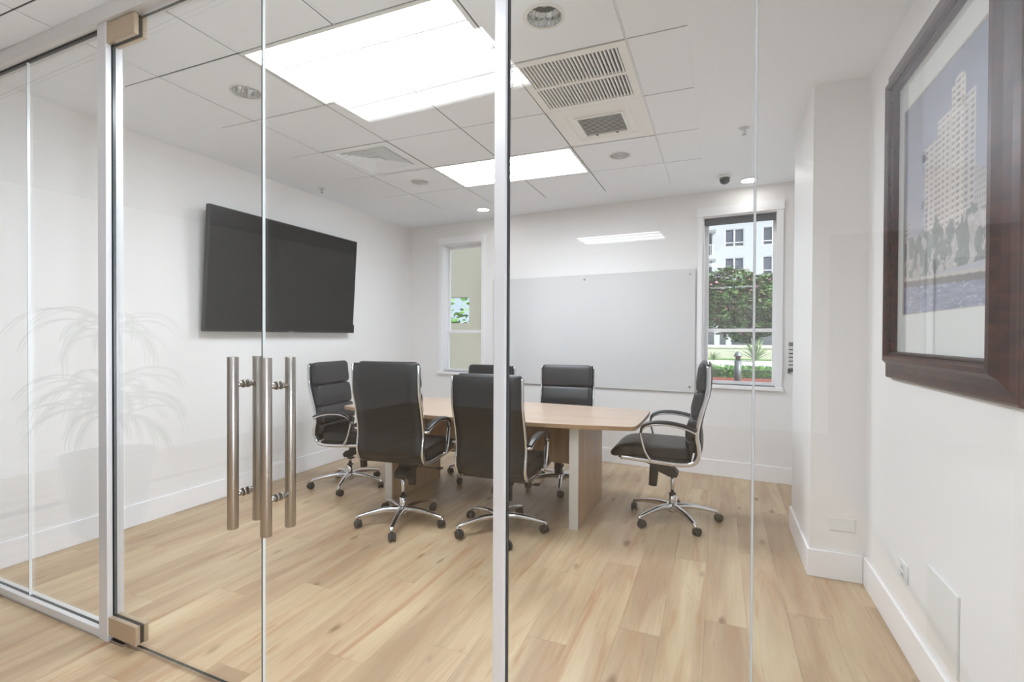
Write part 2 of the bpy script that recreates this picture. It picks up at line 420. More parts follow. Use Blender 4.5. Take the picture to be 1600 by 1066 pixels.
SPECIAL[(1, 3)] = None                                   # left supply diffuser
for c in ((4, 1), (4, 4), (1, 1), (1, 4)): SPECIAL[c] = .078
for i in range(6):
    for j in range(6):
        s = SPECIAL.get((i, j), 0)
        if s is None: continue
        ceiling_tile(GX[i], GX[i+1], GYR[j], GYR[j+1], ceiling, s or None, ('l' if i == 0 else '')+('r' if i == 5 else '')+('b' if j == 5 else '')+('f' if j == 0 else ''))
# hall ceiling
HX = [-5.906, -5.296, -4.687, -4.077, -3.467, -2.858, -2.248, -1.638, -1.029]
HYR = [-4.9, -4.290, -3.681, -3.071, -2.461, -1.852, -1.242, -.633, -.023, .587, 1.196, 1.345]
bm = bm_new()
box(bm, -6.3, HX[0], -5.7, 1.36, z0, z1); box(bm, HX[-1], XR+.12, -5.7, 1.36, z0, z1); box(bm, XR+.12, 4.7, -5.7, .82, z0, z1); box(bm, HX[0], HX[-1], -5.7, HYR[0], z0, z1); box(bm, HX[0], HX[-1], 1.345, 1.36, z0, z1)
box(bm, -6.3, XL-.1, 1.36, 1.5, z0, z1)
hceil = struct(obj('ceiling_hall', bm, CEILP))
bm = bm_new(); box(bm, HX[0], HX[-1], HYR[0], HYR[-1], z0+.055, z1); obj('plenum_cover', bm, GRIDL, hceil)
HTROF = [(6, 8), (6, 0)]
tbars(hceil, HX, HYR[:10], {(i+1, j) for i, j in HTROF}, GRIDL); tbars(hceil, HX, HYR[9:], {(i+1, 8-9) for i, j in HTROF})
hs = set()
for i, j in HTROF: hs |= {(i, j), (i+1, j)}
for i in range(len(HX)-1):
    for j in range(len(HYR)-1):
        if (i, j) in hs: continue
        ceiling_tile(HX[i], HX[i+1], HYR[j], HYR[j+1], hceil)

# ------------------------------------------------------------------ troffer lights
EMR = emit('troffer_diffuser_room', (*LCOL, 1), LIGHT_ROOM); EMH = emit('troffer_diffuser_hall', (*LCOL, 1), LIGHT_HALL); EMF = emit('troffer_diffuser_far', (*LCOL, 1), LIGHT_HALL*.6)
def troffer(x0, x1, y0, y1, em, label, group=None):
    t = thing('ceiling_light', label, 'ceiling light', at((x0+x1)/2, (y0+y1)/2, HC), group)
    w, d = (x1-x0)/2-.004, (y1-y0)/2-.004
    bm = bm_new(); f = .02
    box(bm, -w, w, -d, -d+f, -.002, .05); box(bm, -w, w, d-f, d, -.002, .05)
    box(bm, -w, -w+f, -d+f, d-f, -.002, .05); box(bm, w-f, w, -d+f, d-f, -.002, .05); box(bm, -w, w, -d, d, .05, .052)
    obj('frame', bm, mat('troffer_enamel', rgb(236, 236, 234), .4), t)
    dd = d-f; edges = [-dd, -dd*.36, dd*.36, dd]
    for a, b, in zip(edges, edges[1:]):
        bm = bm_new(); n = 8; pts = []
        for i in range(n+1):
            s = i/n; y = a+.003+(b-a-.006)*s; pts.append((y, .018-.012*math.sin(PI*s)))
        top = [(y, z) for y, z in pts]; 
        A = [bm.verts.new((-w+f, y, z)) for y, z in pts]; B = [bm.verts.new((w-f, y, z)) for y, z in pts]
        for i in range(n):
            fc = bm.faces.new((A[i], A[i+1], B[i+1], B[i])); fc.smooth = True
        o = obj('diffuser', bm, em, t)
    for y in edges[1:-1]:
        bx('rib', (-w+f, w-f, y-.004, y+.004, .004, .03), mat('troffer_rib', rgb(150, 150, 150), .5), t)
    return t
troffer(GX[2], GX[4], GYR[1], GYR[2], EMR, 'large bright white troffer light nearest the glass front')
troffer(GX[2], GX[4], GYR[4], GYR[5], EMR, 'farther bright white troffer light above the table end')
HLAB = {(6, 8): 'hallway troffer light behind the left door leaf, seen as a glow beside the large troffer', (6, 0): 'far hallway troffer light reflected as a bright strip above the whiteboard'}
for i, j in HTROF:
    troffer(HX[i], HX[i+2], HYR[j], HYR[j+1], EMH if j else EMF, HLAB[(i, j)])

# ------------------------------------------------------------------ downlights
REFL = mat('faceted_reflector', rgb(232, 232, 231), .12, .8)
def reflector_can(x, y, label):
    t = thing('downlight', label, 'downlight', at(x, y, HC))
    bm = bm_new(); n = 36
    for (ra, za), (rb, zb) in (((.092, -.003), (.076, -.003)),):
        A = [bm.verts.new((ra*math.cos(2*PI*i/n), ra*math.sin(2*PI*i/n), za)) for i in range(n)]
        B = [bm.verts.new((rb*math.cos(2*PI*i/n), rb*math.sin(2*PI*i/n), zb)) for i in range(n)]
        A2 = [bm.verts.new((ra*math.cos(2*PI*i/n), ra*math.sin(2*PI*i/n), 0)) for i in range(n)]
        for i in range(n):
            bm.faces.new((A[i], A[(i+1)%n], B[(i+1)%n], B[i])); bm.faces.new((A2[i], A2[(i+1)%n], A[(i+1)%n], A[i]))
    obj('trim_ring', bm, WHITEP, t)
    bm = bm_new(); n = 40; rings = []
    for r, z in ((.076, -.003), (.070, .035), (.052, .075), (.035, .10)):
        rings.append([bm.verts.new((r*(1-.07*(i % 2))*math.cos(2*PI*i/n), r*(1-.07*(i % 2))*math.sin(2*PI*i/n), z)) for i in range(n)])
    for a, b in zip(rings, rings[1:]):
        for i in range(n): bm.faces.new((a[i], b[i], b[(i+1)%n], a[(i+1)%n]))
    bm.faces.new(rings[-1])
    o = obj('reflector', bm, REFL, t)
    bm = bm_new(); lathe(bm, [(.006, .045), (.022, .055), (.026, .072), (.022, .095)], n=16)
    obj('bulb', bm, mat('frosted_bulb', rgb(225, 223, 216), .5), t)
cX = lambda i: (GX[i]+GX[i+1])/2
cY = lambda j: (GYR[j]+GYR[j+1])/2
reflector_can(cX(4), cY(1), 'unlit faceted silver downlight nearest the glass, beside the return grille')
reflector_can(cX(1), cY(1), 'unlit faceted silver downlight left of the large troffer light')
reflector_can(cX(4), cY(4), 'unlit faceted silver downlight beyond the small supply register')
reflector_can(cX(1), cY(4), 'unlit faceted silver downlight above the far end of the television wall')
EMS = emit('downlight_lens', (1, .98, .95, 1), LIGHT_SPOT)
def lit_can(x, y, label, r=.075):
    t = thing('downlight', label, 'downlight', at(x, y, HC))
    bm = bm_new(); lathe(bm, [(r, 0), (r, -.005), (r-.012, -.008), (r-.012, -.004)], n=28); obj('trim_ring', bm, WHITEP, t)
    bm = bm_new(); lathe(bm, [(r-.013, -.004), (r-.013, -.0085)], n=28); obj('lens', bm, EMS, t)
lit_can(-2.438, 5.042, 'lit round downlight in plaster border above the left window')
lit_can(.241, 4.977, 'lit round downlight in plaster border above the right window')

# ------------------------------------------------------------------ vents
t = thing('return_grille', 'large white return air grille with two rows of slats and dark gaps', 'air vent', at(cX(4), cY(2), HC))
w = (GX[5]-GX[4])/2-.004; d = (GYR[3]-GYR[2])/2-.004; f = .045
bm = bm_new(); box(bm, -w, w, -d, -d+f, -.004, .01); box(bm, -w, w, d-f, d, -.004, .01); box(bm, -w, -w+f, -d+f, d-f, -.004, .01); box(bm, w-f, w, -d+f, d-f, -.004, .01)
obj('frame', bm, VENTW, t, None, .0015)
bx('center_bar', (-w+f, w-f, -.012, .012, -.003, .012), VENTW, t)
bx('duct_backing', (-w, w, -d, d, .05, .052), VENTD, t)
sl = bm_new(); n = 26
ca = math.radians(35)
me = None
step = (2*w-2*f)/n
for row in (0, 1):
    y0, y1 = ((-d+f, -.012), (.012, d-f))[row]
    for i in range(n):
        x = -w+f+step*(i+.5)
        if me is None:
            bm = bm_new(); L = y1-y0
            box(bm, -.0042, .0042, 0, L, -.009, .004)
            me = bpy.data.meshes.new('slat'); bm.to_mesh(me); bm.free(); me.materials.append(VENTW)
        o = bpy.data.objects.new('slat', me); C.objects.link(o); o.parent = t; o.location = (x, y0, .008)
# small supply register
t = thing('supply_register', 'small square supply air register with fine grey louvres', 'air vent', at(cX(4), cY(3), HC))
w = (GX[5]-GX[4])/2-.004
bm = bm_new(); q = [(w, 0), (.21, 0), (.20, .006), (.15, .002)]
def sqring(bm, a, za, b, zb):
    A = [bm.verts.new((s*a, t_*a, za)) for s, t_ in ((-1,-1),(1,-1),(1,1),(-1,1))]; B = [bm.verts.new((s*b, t_*b, zb)) for s, t_ in ((-1,-1),(1,-1),(1,1),(-1,1))]
    for i in range(4): bm.faces.new((A[i], A[(i+1)%4], B[(i+1)%4], B[i]))
for (a, za), (b, zb) in zip(q, q[1:]): sqring(bm, a, za, b, zb)
obj('face_plate', bm, VENTW, t)
bm = bm_new()
for a in ((-.158, .158, -.158, -.142), (-.158, .158, .142, .158), (-.158, -.142, -.142, .142), (.142, .158, -.142, .142)): box(bm, *a, -.006, .012)
obj('frame', bm, VENTW, t, None, .001)
bx('duct_backing', (-.142, .142, -.142, .142, .03, .031), mat('duct_grey', rgb(24, 24, 24), .9), t)
lv = None
for i in range(14):
    if lv is None:
        bm = bm_new(); box(bm, -.141, .141, -.0058, .0058, -.0012, .0012)
        bmesh.ops.rotate(bm, verts=bm.verts, cent=(0,0,0), matrix=Matrix.Rotation(math.radians(12), 3, 'X'))
        lv = bpy.data.meshes.new('louvre'); bm.to_mesh(lv); bm.free(); lv.materials.append(mat('louvre_grey', rgb(190, 188, 184), .45))
    o = bpy.data.objects.new('louvre', lv); C.objects.link(o); o.parent = t; o.location = (0, -.142+.0203*(i+.5), .004)
for x in (-.07, .07): bx('damper_tab', (x-.008, x+.008, .135, .142, -.01, -.004), BLACKP, t)
# left supply diffuser: stepped white square
t = thing('supply_diffuser', 'white stepped square supply diffuser left of the troffers', 'air vent', at(cX(1), cY(3), HC))
bm = bm_new(); q = [(w, 0), (.235, 0), (.225, .012), (.205, .012)]
for (a, za), (b, zb) in zip(q, q[1:]): sqring(bm, a, za, b, zb)
obj('face_plate', bm, TILE, t)
for a in (.20, .165, .13, .095, .06):
    bm = bm_new(); sqring(bm, a, .004, a-.022, .016); sqring(bm, a, .004, a-.001, .003); obj('cone', bm, TILE, t)
bx('core', (-.035, .035, -.035, .035, .004, .008), TILE, t)
bx('duct_backing', (-.23, .23, -.23, .23, .02, .021), VENTW, t)

# ------------------------------------------------------------------ sprinklers, camera dome
def sprinkler(x, y, label):
    t = thing('fire_sprinkler', label, 'sprinkler', at(x, y, HC))
    bm = bm_new(); lathe(bm, [(.034, 0), (.032, -.004), (.014, -.007), (.012, -.012)], n=20); obj('escutcheon', bm, mat('sprinkler_white', rgb(205, 205, 203), .35), t)
    bm = bm_new(); cyl(bm, (0,0,-.01), (0,0,-.02), .008, .006, 12)
    for s in (-1, 1): sweep(bm, catmull([(s*.005, 0, -.02), (s*.012, 0, -.027), (s*.011, 0, -.036), (s*.002, 0, -.044)], 4), .0022, .0022, n=6)
    obj('yoke', bm, CHROME, t)
    bm = bm_new(); cyl(bm, (0,0,-.02), (0,0,-.044), .0025, n=8); lathe(bm, [(.004, -.044), (.014, -.045), (.014, -.047), (.003, -.048)], n=14); obj('deflector', bm, STEEL, t)
sprinkler(.15, 3.736, 'small chrome fire sprinkler in the right plaster border')
sprinkler(-3.536, 3.753, 'small chrome fire sprinkler above the television')
t = thing('dome_camera', 'small black dome security camera on a white base', 'security camera', at(.040, 4.78, HC))
bm = bm_new(); lathe(bm, [(.052, 0), (.052, -.014), (.046, -.02)], n=24); obj('base', bm, WHITEP, t)
bm = bm_new(); lathe(bm, [(.044, -.02), (.044, -.04), (.038, -.056), (.026, -.068), (.010, -.074), (.001, -.075)], n=24); obj('dome', bm, mat('dome_black', rgb(22, 22, 24), .15), t)

# ------------------------------------------------------------------ windows
def window(name, W, seg):
    x0, x1, z0, z1 = W; t = struct(thing(name, '', ''), None)
    del t['category']; del t['label']; t.matrix_local = FB
    c = .045; bm = bm_new()    # casing on the room face
    box(bm, x0-c, x0, -.018, 0, z0-.03, z1+.02); box(bm, x1, x1+c, -.018, 0, z0-.03, z1+.02)
    box(bm, x0-c-.008, x1+c+.008, -.026, 0, z1+.0, z1+.085)
    obj('casing', bm, TRIM, t, None, .002)
    bx('sill', (x0-c-.01, x1+c+.01, -.034, .12, z0-.035, z0), TRIM, t, None, .003)
    bm = bm_new(); th = .012
    box(bm, x0, x0+th, 0, .16, z0, z1); box(bm, x1-th, x1, 0, .16, z0, z1); box(bm, x0+th, x1-th, 0, .16, z1-th, z1)
    obj('jamb', bm, TRIM, t)
    a0, a1, b0, b1 = x0+th, x1-th, z0, z1-th; zm = 1.385 if name.endswith('1') else 1.395
    for nm, za, zb, fy in (('upper_sash', zm, b1, .115), ('lower_sash', b0, zm+.03, .085)):
        s = .03; bm = bm_new()
        box(bm, a0, a0+s, fy, fy+.03, za, zb); box(bm, a1-s, a1, fy, fy+.03, za, zb)
        box(bm, a0+s, a1-s, fy, fy+.03, za, za+.032); box(bm, a0+s, a1-s, fy, fy+.03, zb-.032, zb)
        sa = obj(nm, bm, TRIM, t, None, .0015)
        bx('pane', (a0+s-.003, a1-s+.003, fy+.012, fy+.017, za+.03, zb-.03), WINGL, sa)
    return t
w1 = window('window_1', W1, 0); w2 = window('window_2', W2, 0)
rb = tag(bx('roller_blind', (W2[0]+.014, W2[1]-.014, .03, .08, 2.44, 2.495), mat('blind_charcoal', rgb(88, 88, 92), .7), None, FB, .004),
    'rolled-up charcoal roller blind at the top of the right window', 'blind')

# ------------------------------------------------------------------ glass whiteboard
t = thing('glass_whiteboard', 'wide frosted white glass writing board between the two windows', 'whiteboard', FB)
gb = (bX(-2.50), bX(-.212), -.022, -.012, .795, 2.015)
bx('glass_panel', gb, mat('back_painted_glass', rgb(215, 214, 214), .09, spec=.5), t, None, .0015)
for x in (gb[0]+.05, (gb[0]+gb[1])/2, gb[1]-.05):
    for z in (gb[4]+.055, gb[5]-.05):
        bm = bm_new(); cyl(bm, (x, -.0, z), (x, -.012, z), .012, n=14); cyl(bm, (x, -.022, z), (x, -.030, z), .011, .009, 14); obj('standoff', bm, STEEL, t)
# wall file at right end of the back wall
t = thing('wall_file', 'white tiered wall file with a black tray at its foot, half hidden by the pilaster', 'file holder', FB)
for i in range(6):
    z = 1.262-.0345*i
    bm = bm_new(); prism_y(bm, [(0, 0), (.002, .0), (.002, .03), (0, .03)], 0, 1); bm.free()
    bx('tier', (bX(.590), bX(.735), -.05, -.004, z-.024, z), mat('file_tier_white', rgb(214, 213, 210), .4), t, None, .001)
bx('back_plate', (bX(.592), bX(.735), -.004, 0, 1.05, 1.30), mat('file_back_grey', rgb(120, 118, 116), .5), t)
bx('tray', (bX(.585), bX(.74), -.075, 0, 1.035, 1.058), BLACKP, t, None, .003)
bx('tray_lip', (bX(.585), bX(.605), -.075, -.06, 1.02, 1.035), BLACKP, t)

# ------------------------------------------------------------------ outlets / plates on the right
def plate(name, label, cat, b, axis, sockets=False, th=.006):
    # axis 'x': on right wall (faces -X), b = (y0,y1,z0,z1) ; axis 'y': on pilaster face
    y0, y1, z0, z1 = b
    t = thing(name, label, cat)
    if axis == 'x': bx('cover_plate', (XR-th, XR, y0, y1, z0, z1), WHITEP, t, None, .002)
    else: bx('cover_plate', (y0, y1, 3.25-th, 3.25, z0, z1), WHITEP, t, None, .002)
    if sockets:
        yc = (y0+y1)/2
        for zc in (z0+(z1-z0)*.3, z0+(z1-z0)*.7):
            s = bx('socket', (XR-th-.002, XR-th, yc-.017, yc+.017, zc-.014, zc+.014), WHITEP, t, None, .001)
            bm = bm_new(); box(bm, XR-th-.0025, XR-th-.002, yc-.009, yc-.006, zc-.006, zc+.006); box(bm, XR-th-.0025, XR-th-.002, yc+.006, yc+.009, zc-.006, zc+.006); obj('slot', bm, BLACKP, s)
plate('wall_outlet', 'white electrical outlet low on the right wall beside the pilaster', 'outlet', (2.585, 2.69, .295, .375), 'x', True)
plate('access_panel', 'flush white access panel low on the right wall below the picture', 'panel', (2.10, 2.36, .20, .48), 'x', th=.008)
plate('blank_plate', 'white blank cover plate low on the pilaster face', 'cover plate', (.578, .70, .272, .345), 'y')

# ------------------------------------------------------------------ television
TVH, TVW = .99, 1.703; tilt = math.atan(.06/.99)
tvf = Matrix.Translation((-3.67, 3.5285, 1.865)) @ Matrix.Rotation(tilt, 4, 'Y')
t = thing('television', 'large flat black wall-mounted television tilted slightly forward', 'television', tvf)
bx('casing', (-.035, 0, -TVW/2, TVW/2, -TVH/2, TVH/2), TVB, t, None, .004)
bm = bm_new(); b_ = .009
for q in ((-TVW/2, TVW/2, -TVH/2, -TVH/2+.014), (-TVW/2, TVW/2, TVH/2-b_, TVH/2), (-TVW/2, -TVW/2+b_, -TVH/2+.014, TVH/2-b_), (TVW/2-b_, TVW/2, -TVH/2+.014, TVH/2-b_)): box(bm, 0, .006, *q)
obj('bezel', bm, TVB, t, None, .001)
bx('screen', (0, .003, -TVW/2+b_, TVW/2-b_, -TVH/2+.014, TVH/2-b_), TVS, t)
bx('logo_badge', (.006, .0065, -.03, .03, -TVH/2+.004, -TVH/2+.010), mat('badge_grey', rgb(150, 150, 150), .3), t)
bx('sensor_box', (-.02, .012, TVW/2-.002, TVW/2+.012, -TVH/2, -TVH/2+.09), TVB, t, None, .002)
bx('wall_mount', (-.10, -.035, -.28, .28, -.2, .2), BLACKP, t)

# ------------------------------------------------------------------ framed picture on the right wall
PY0, PY1, PZ0, PZ1 = 1.705, 2.842, 1.160, 2.562
IY0, IY1, IZ0, IZ1 = 1.825, 2.722, 1.282, 2.440
t = thing('framed_picture', 'large dark mahogany framed photograph of a waterfront tower on the right wall', 'picture')
prof = [(0, 0), (0, .020), (.008, .026), (.040, .030), (.066, .040), (.082, .058), (.098, .060), (.106, .050), (.108, .040), (.120, .036), (.1205, .010), (.1205, 0)]
ow, oh = PY1-PY0, PZ1-PZ0; fw = .1205
def frame_side(a, b, name='frame_side'):
    # a,b : outer corners (y,z), inward offset dir by mitre
    bm = bm_new(); A = []; B = []
    cyc, czc = (PY0+PY1)/2, (PZ0+PZ1)/2
    for d, h in prof:
        ka, kb = [], []
        for p, L in ((a, A), (b, B)):
            y = p[0]+(d if p[0] < cyc else -d); z = p[1]+(d if p[1] < czc else -d)
            L.append(bm.verts.new((XR-h, y, z)))
    n = len(prof)
    for i in range(n-1): bm.faces.new((A[i], A[i+1], B[i+1], B[i]))
    bm.faces.new(A); bm.faces.new(B)
    return obj(name, bm, FRAMW, t, None, 0)
cn = [(PY0, PZ0), (PY1, PZ0), (PY1, PZ1), (PY0, PZ1)]
for i in range(4): frame_side(cn[i], cn[(i+1)%4])
# beaded inner lip (rope of beads), one joined strip per side
BEAD = mat('bead_bronze', rgb(62, 46, 36), .3, .4)
for i in range(4):
    (ya, za), (yb, zb) = [(p[0]+(.113 if p[0] < 2.2 else -.113), p[1]+(.113 if p[1] < 1.8 else -.113)) for p in (cn[i], cn[(i+1)%4])]
    L = math.hypot(yb-ya, zb-za); n = int(L/.0095); bm = bm_new()
    for k in range(n):
        s = (k+.5)/n; bmesh.ops.create_icosphere(bm, subdivisions=1, radius=.0046, matrix=Matrix.Translation((XR-.038, ya+(yb-ya)*s, za+(zb-za)*s)))
    o = obj('bead_strip', bm, BEAD, t, None, 0, True); o['kind'] = 'stuff'
# mat board with bevelled opening
QY0, QY1, QZ0, QZ1 = 1.912, 2.658, 1.440, 2.318
MATB = mat('mat_board', rgb(222, 224, 220), .8); MATC = mat('mat_bevel', rgb(196, 186, 172), .7)
bm = bm_new()
for q in ((IY0, IY1, IZ0, QZ0), (IY0, IY1, QZ1, IZ1), (IY0, QY0, QZ0, QZ1), (QY1, IY1, QZ0, QZ1)): box(bm, XR-.012, XR-.008, *q)
obj('mat_board', bm, MATB, t)
bm = bm_new(); e = .004
for q in ((QY0, QY1, QZ0, QZ0+e), (QY0, QY1, QZ1-e, QZ1), (QY0, QY0+e, QZ0+e, QZ1-e), (QY1-e, QY1, QZ0+e, QZ1-e)): box(bm, XR-.0095, XR-.007, *q)
obj('mat_bevel', bm, MATC, t)
bx('glazing', (XR-.018, XR-.016, IY0, IY1, IZ0, IZ1), PGLASS, t)
# the print itself : flat, colours painted per vertex of a fine grid
def paint_print(nu, nv):
    rs = np.random.RandomState(3)
    u = np.linspace(0, 1, nu)[None, :].repeat(nv, 0); v = np.linspace(0, 1, nv)[:, None].repeat(nu, 1)  # u from left(far) to right(near), v up
    def fbm(sx, sy, o=4, seed=0):
        out = np.zeros((nv, nu)); amp = 1; tot = 0
        r = np.random.RandomState(seed)
        for k in range(o):
            gx, gy = int(sx*2**k)+2, int(sy*2**k)+2; g = r.rand(gy+1, gx+1)
            X = u*gx*.999; Y = v*gy*.999; i = X.astype(int); j = Y.astype(int); fx = X-i; fy = Y-j
            fx = fx*fx*(3-2*fx); fy = fy*fy*(3-2*fy)
            out += amp*((g[j, i]*(1-fx)+g[j, i+1]*fx)*(1-fy)+(g[j+1, i]*(1-fx)+g[j+1, i+1]*fx)*fy); tot += amp; amp *= .55
        return out/tot
    def C3(*c): return np.array(c, float)
    img = np.zeros((nv, nu, 3))
    g = np.clip((v-.25)/.75, 0, 1)[..., None]
    img[:] = C3(184, 184, 196)*(1-g)+C3(112, 118, 148)*g
    cl = np.clip((fbm(3, 4, 5, 5)-.5)*4, 0, 1)*np.clip(1.15-v, 0, 1); img = img*(1-cl[..., None]*.7)+C3(212, 210, 214)*cl[..., None]*.7
    # low buildings, left and right
    for k, (a, b, top) in enumerate(((.0, .10, .42), (.08, .32, .36), (.86, 1.0, .50), (.80, .93, .40))):
        m = (u >= a) & (u < b) & (v < top+.03*np.sin(k*2+u*20)) & (v > .2)
        img[m] = C3(188, 184, 184); wm = m & ((v*44 % 1) < .42) & ((u*50 % 1) < .7); img[wm] = C3(128, 130, 138)
    # tower : three stepped volumes with slight perspective
    def block(a, b, top, shade, cw=1.0, tilt=0.):
        tp = top-abs(tilt)*np.abs(u-(a if tilt > 0 else b))
        m = (u >= a) & (u < b) & (v < tp) & (v > .22)
        img[m] = shade
        fl = (v-.25)*40; cu = (u-a)/(b-a)*cw
        wm = m & ((fl % 1) < .45) & ((cu % 1) > .22) & ((cu % 1) < .75); img[wm] = shade*.64
        bal = m & ((fl % 1) > .80); img[bal] = np.minimum(shade*1.08, 235)
        ed = m & ((cu % 1) < .07); img[ed] = shade*.86
    block(.30, .48, .735, C3(205, 197, 192), 3); block(.46, .66, .80, C3(214, 206, 200), 4); block(.62, .76, .885, C3(222, 214, 206), 3); block(.75, .86, .80, C3(196, 190, 190), 2)
    m = (u > .655) & (u < .75) & (v >= .885) & (v < .905-.2*np.abs(u-.70)); img[m] = C3(206, 200, 194)
    block(.66, .73, .90, C3(214, 206, 200), 1)
    # trees
    th = .27+.13*fbm(9, 2, 4, 8)+.05*fbm(30, 3, 3, 9)
    tn = fbm(60, 60, 3, 11); m = (v < th) & (v > .165); tc = np.stack([86+60*tn, 96+60*tn, 94+56*tn], -1); img[m] = tc[m]
    m2 = m & (fbm(16, 14, 3, 21) > .56); img[m2] = (C3(188, 184, 182)+(tn[m2][:, None]-.5)*60)
    # promenade
    sh = .165-.045*(u-.05); m = (v < sh+.012) & (v > sh-.004); img[m] = C3(200, 194, 186)
    m = (v < sh-.002) & (v > sh-.03); img[m] = C3(110, 104, 98)
    m = (v <= sh-.03); wn = fbm(10, 110, 3, 31); wc = np.stack([104+70*wn, 108+72*wn, 130+74*wn], -1); img[m] = wc[m]
    m = m & (fbm(24, 160, 2, 41) > .72); img[m] = C3(186, 190, 204)
    img = (img-128)*1.08+118
    return np.clip(img, 0, 255)
nu, nv = 200, 236
img = paint_print(nu, nv)/255.; lin_img = np.where(img <= .04045, img/12.92, ((img+.055)/1.055)**2.4)
me = bpy.data.meshes.new('photo_print')
uu = np.linspace(0, 1, nu); vv = np.linspace(0, 1, nv)
vz, vy = np.meshgrid(QZ0+(QZ1-QZ0)*vv, QY1-(QY1-QY0)*uu, indexing='ij')
co = np.stack([np.full(vz.size, XR-.007), vy.ravel(), vz.ravel()], 1)
idx = np.arange(nu*nv).reshape(nv, nu); fc = np.stack([idx[:-1, :-1].ravel(), idx[:-1, 1:].ravel(), idx[1:, 1:].ravel(), idx[1:, :-1].ravel()], 1)
me.vertices.add(len(co)); me.vertices.foreach_set('co', co.ravel()); me.loops.add(fc.size); me.loops.foreach_set('vertex_index', fc.ravel())
me.polygons.add(len(fc)); me.polygons.foreach_set('loop_start', np.arange(0, fc.size, 4)); me.polygons.foreach_set('loop_total', np.full(len(fc), 4))
me.update(calc_edges=True)
ca_ = me.color_attributes.new('print', 'FLOAT_COLOR', 'POINT'); buf = np.ones((nu*nv, 4)); buf[:, :3] = lin_img.reshape(-1, 3); ca_.data.foreach_set('color', buf.ravel())
pm = bpy.data.materials.new('photo_print'); pm.use_nodes = True; at_ = pm.node_tree.nodes.new('ShaderNodeVertexColor'); at_.layer_name = 'print'
pb = pm.node_tree.nodes['Principled BSDF']; pm.node_tree.links.new(at_.outputs[0], pb.inputs['Base Color']); pb.inputs['Roughness'].default_value = .5
me.materials.append(pm); o = bpy.data.objects.new('photo_print', me); C.objects.link(o); o.parent = t

# ------------------------------------------------------------------ glass front
# local frame FG: x along the glass, y = depth (0 = centre of glass)
PX0, PX1 = -2.515, -2.452     # left post
MX0, MX1 = -.588, -.554       # right mullion
gf = struct(thing('trim_1', '', '')); del gf['label']; del gf['category']; gf.matrix_local = FG
gf.name = 'trim_1'
bx('top_rail', (XL, XR, -.040, .034, 2.692, HC), ALU, gf, None, .002)
bm = bm_new(); box(bm, XL, PX0, -.028, -.007, 0, .042); box(bm, XL, PX0, .007, .028, 0, .042); box(bm, XL, PX0, -.028, .028, 0, .01); obj('bottom_rail', bm, ALU, gf, None, .0015)
bx('bottom_gasket', (XL, PX0, -.0068, .0068, .011, .040), GASKET, gf)
bx('top_gasket', (XL, PX0, -.0085, .0085, 2.685, 2.694), GASKET, gf)
bm = bm_new(); box(bm, PX0, PX1, -.030, -.008, 0, 2.692); box(bm, PX0, PX1, .008, .036, 0, 2.692); box(bm, PX0, PX1-.012, -.008, .008, 0, 2.692)
obj('post', bm, ALUL, gf, None, .0015)
bx('post_gasket', (PX1-.0119, PX1-.001, -.0078, .0078, 0, 2.692), GASKET, gf)
bm = bm_new(); box(bm, MX0, MX1, -.022, -.007, 0, 2.692); box(bm, MX0, MX1-.008, -.007, .012, 0, 2.692)
obj('post', bm, ALUL, gf, None, .001)
bx('post_gasket', (MX1-.0079, MX1+.002, -.0068, .008, 0, 2.692), GASKET, gf)
bx('bottom_rail', (MX1, XR, -.018, .018, 0, .03), ALU, gf, None, .001)
def glass_pane(name, x0, x1, z0, z1, parent, le=0, re=0, th=.006):
    bm = bm_new(); fs = box(bm, x0, x1, -th, th, z0, z1)
    for i in (0, 1): fs[i].material_index = 1
    fs[3].material_index = re; fs[5].material_index = le
    return obj(name, bm, [GLASS, GEDGE, GEDGE_GLINT], parent)
JX = -3.168
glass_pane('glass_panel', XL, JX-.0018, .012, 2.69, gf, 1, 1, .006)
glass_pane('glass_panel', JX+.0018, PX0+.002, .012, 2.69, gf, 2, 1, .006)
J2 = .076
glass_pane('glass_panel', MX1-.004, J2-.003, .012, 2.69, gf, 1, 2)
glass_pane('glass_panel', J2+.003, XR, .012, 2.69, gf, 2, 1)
SIL = mat('clear_silicone', rgb(176, 178, 178), .25)
bx('silicone_joint', (J2-.0024, J2+.0024, -.0058, .0058, .03, 2.69), SIL, gf)
bx('silicone_joint', (JX-.0016, JX+.0016, -.0058, .0058, .03, 2.69), SIL, gf)
